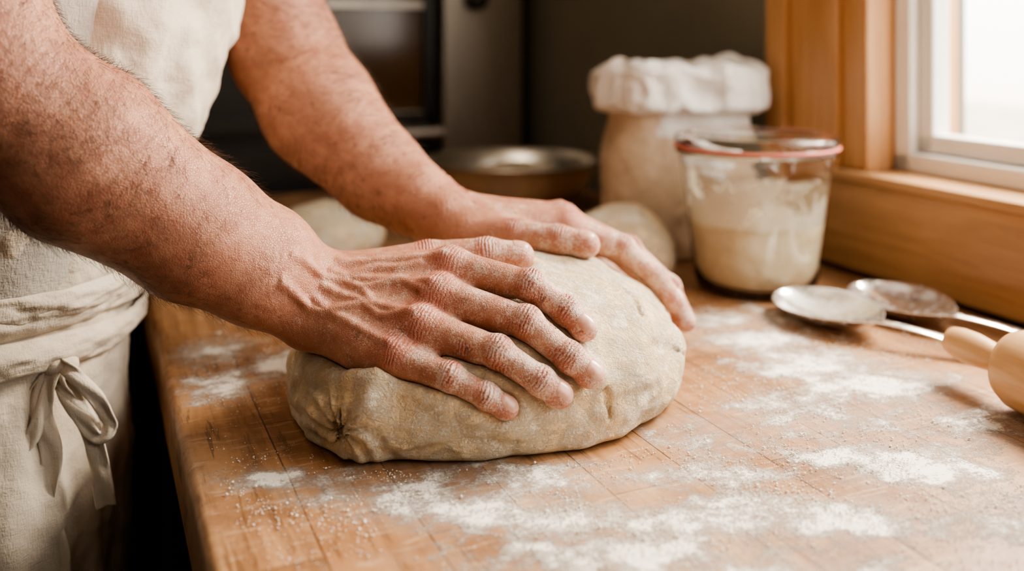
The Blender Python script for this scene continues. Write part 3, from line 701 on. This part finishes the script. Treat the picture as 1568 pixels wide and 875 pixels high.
boxes('trim_3',[(.726,.744,.81,.882,.0945,1.28),(.716,.744,.882,.915,.0945,1.28),(.734,.86,.774,.81,.104,1.25)],ORW.m,bw=.002)
win=empty('window_1',True)
boxes('window_frame',[(.770,.812,.752,.774,.104,1.25),(.770,.812,-.55,.774,.104,.124),(.770,.812,-.55,-.52,.104,1.25),(.770,.812,-.55,.774,1.22,1.25),(.770,.812,.10,.14,.12,1.22)],WHT,parent=win,bw=.003)
boxes('window_sash',[(.782,.806,.734,.752,.124,1.22),(.782,.806,.14,.752,.124,.144),(.782,.806,-.52,.10,.124,.144),(.782,.806,.14,.16,.124,1.22),(.782,.806,.08,.10,.124,1.22)],WHT,parent=win,bw=.003)
# oven
oven=empty('bakery_oven',True)
DK=simple('black_enamel',(.022,.019,.016),.35,0,.1,20,0)
OS=MB('brushed_steel'); OS.set(Base_Color=(.52,.47,.41),Metallic=1.,Roughness=OS.ma('MULTIPLY_ADD',OS.noise(8,4,.6,vec=OS.map((60,60,1))),.25,.3))
OG=MB('oven_glass'); OG.set(Base_Color=OG.ramp(OG.noise(6,2),[(.3,(.06,.03,.012)),(.7,(.11,.058,.022))]),Roughness=.15)
boxes('oven_body',[(-.42,.725,1.60,2.15,-.9,1.4)],DK,parent=oven)
boxes('oven_column',[(.555,.70,1.56,1.60,-.85,1.38)],OS.m,parent=oven)
boxes('oven_door',[(-.10,.545,1.575,1.60,.085,.11),(-.10,.545,1.575,1.60,.60,.64),(.525,.545,1.575,1.60,.085,.64),(-.10,-.08,1.575,1.60,.085,.64),(.31,.335,1.575,1.60,.085,.64),(-.10,.545,1.572,1.60,-.35,.06)],DK,parent=oven)
boxes('oven_window',[(.335,.525,1.585,1.60,.11,.60)],OG.m,parent=oven)
boxes('oven_rack',[(.335,.525,1.578,1.584,.285,.297),(.335,.525,1.578,1.584,.10,.112)],OS.m,parent=oven,bw=.001)
tube('oven_handle',[(.40,1.53,.08),(.54,1.53,.08)],.011,OS.m,parent=oven)
boxes('oven_handle_mounts',[(.41,.425,1.53,1.575,.072,.088),(.515,.53,1.53,1.575,.072,.088)],OS.m,parent=oven)
kb=revolve('oven_knob',[(0,0),(.018,0),(.018,.02),(.015,.024),(0,.024)],DK,parent=oven,n=32); kb.rotation_euler=(math.pi/2,0,0); kb.location=(.61,1.56,.30)
# ---------------------------------------------------------------- outside
boxes('ground',[(.95,14,-6,14,-1.05,-1.0)],simple('pale_ground',(.60,.52,.42),.9,0,.2,1),bw=0)
w=bpy.data.worlds.new('World'); bpy.context.scene.world=w; w.use_nodes=True; nt=w.node_tree; bg=nt.nodes['Background']
tc=nt.nodes.new('ShaderNodeTexCoord'); sx=nt.nodes.new('ShaderNodeSeparateXYZ'); nt.links.new(tc.outputs['Generated'],sx.inputs[0])
rp_=nt.nodes.new('ShaderNodeValToRGB'); mr=nt.nodes.new('ShaderNodeMath'); mr.operation='MULTIPLY_ADD'; nt.links.new(sx.outputs[2],mr.inputs[0]); mr.inputs[1].default_value=.5; mr.inputs[2].default_value=.5
nt.links.new(mr.outputs[0],rp_.inputs[0]); e=rp_.color_ramp.elements; e[0].position=.44; e[0].color=(.85,.70,.52,1); e[1].position=.52; e[1].color=(1,.96,.90,1)
nt.links.new(rp_.outputs[0],bg.inputs[0]); bg.inputs[1].default_value=6.5
def area(name,loc,target,sx,sy,power,col):
    l=bpy.data.lights.new(name,'AREA'); l.shape='RECTANGLE'; l.size=sx; l.size_y=sy; l.energy=power; l.color=col
    o=bpy.data.objects.new(name,l); bpy.context.collection.objects.link(o); o.location=loc; d=Vector(target)-Vector(loc); o.rotation_euler=d.to_track_quat('-Z','Y').to_euler(); return o
area('window_daylight',tuple(L2W(1.30,.68,.90)),tuple(L2W(.2,.6,.05)),.6,.5,56,(1,.89,.74))
area('fill_light',tuple(L2W(-.5,-.6,1.45)),tuple(L2W(.1,.6,.0)),1.0,1.0,3.0,(1,.88,.76))  # added weak fill from behind the camera, no real fixture
area('fill_light.001',tuple(L2W(.1,.75,1.5)),tuple(L2W(.3,1.5,.1)),.5,.5,4.5,(1,.84,.66))  # second added fill, brightens the oven end and the bowl; no real fixture
# ---------------------------------------------------------------- camera
cam=bpy.data.cameras.new('Camera'); co=bpy.data.objects.new('Camera',cam); bpy.context.collection.objects.link(co)
co.location=(0,0,.25); co.rotation_euler=(math.pi/2,0,0); cam.lens=1500/1568*36; cam.sensor_width=36; cam.shift_y=-(437.5-45)/1568; cam.clip_start=.02
cam.dof.use_dof=True; cam.dof.focus_distance=.585; cam.dof.aperture_fstop=3.2
bpy.context.scene.camera=co
try: bpy.context.scene.view_settings.look='AgX - Medium High Contrast'
except Exception as ex: print('look',ex)
print('DONE',time.time()-T0)
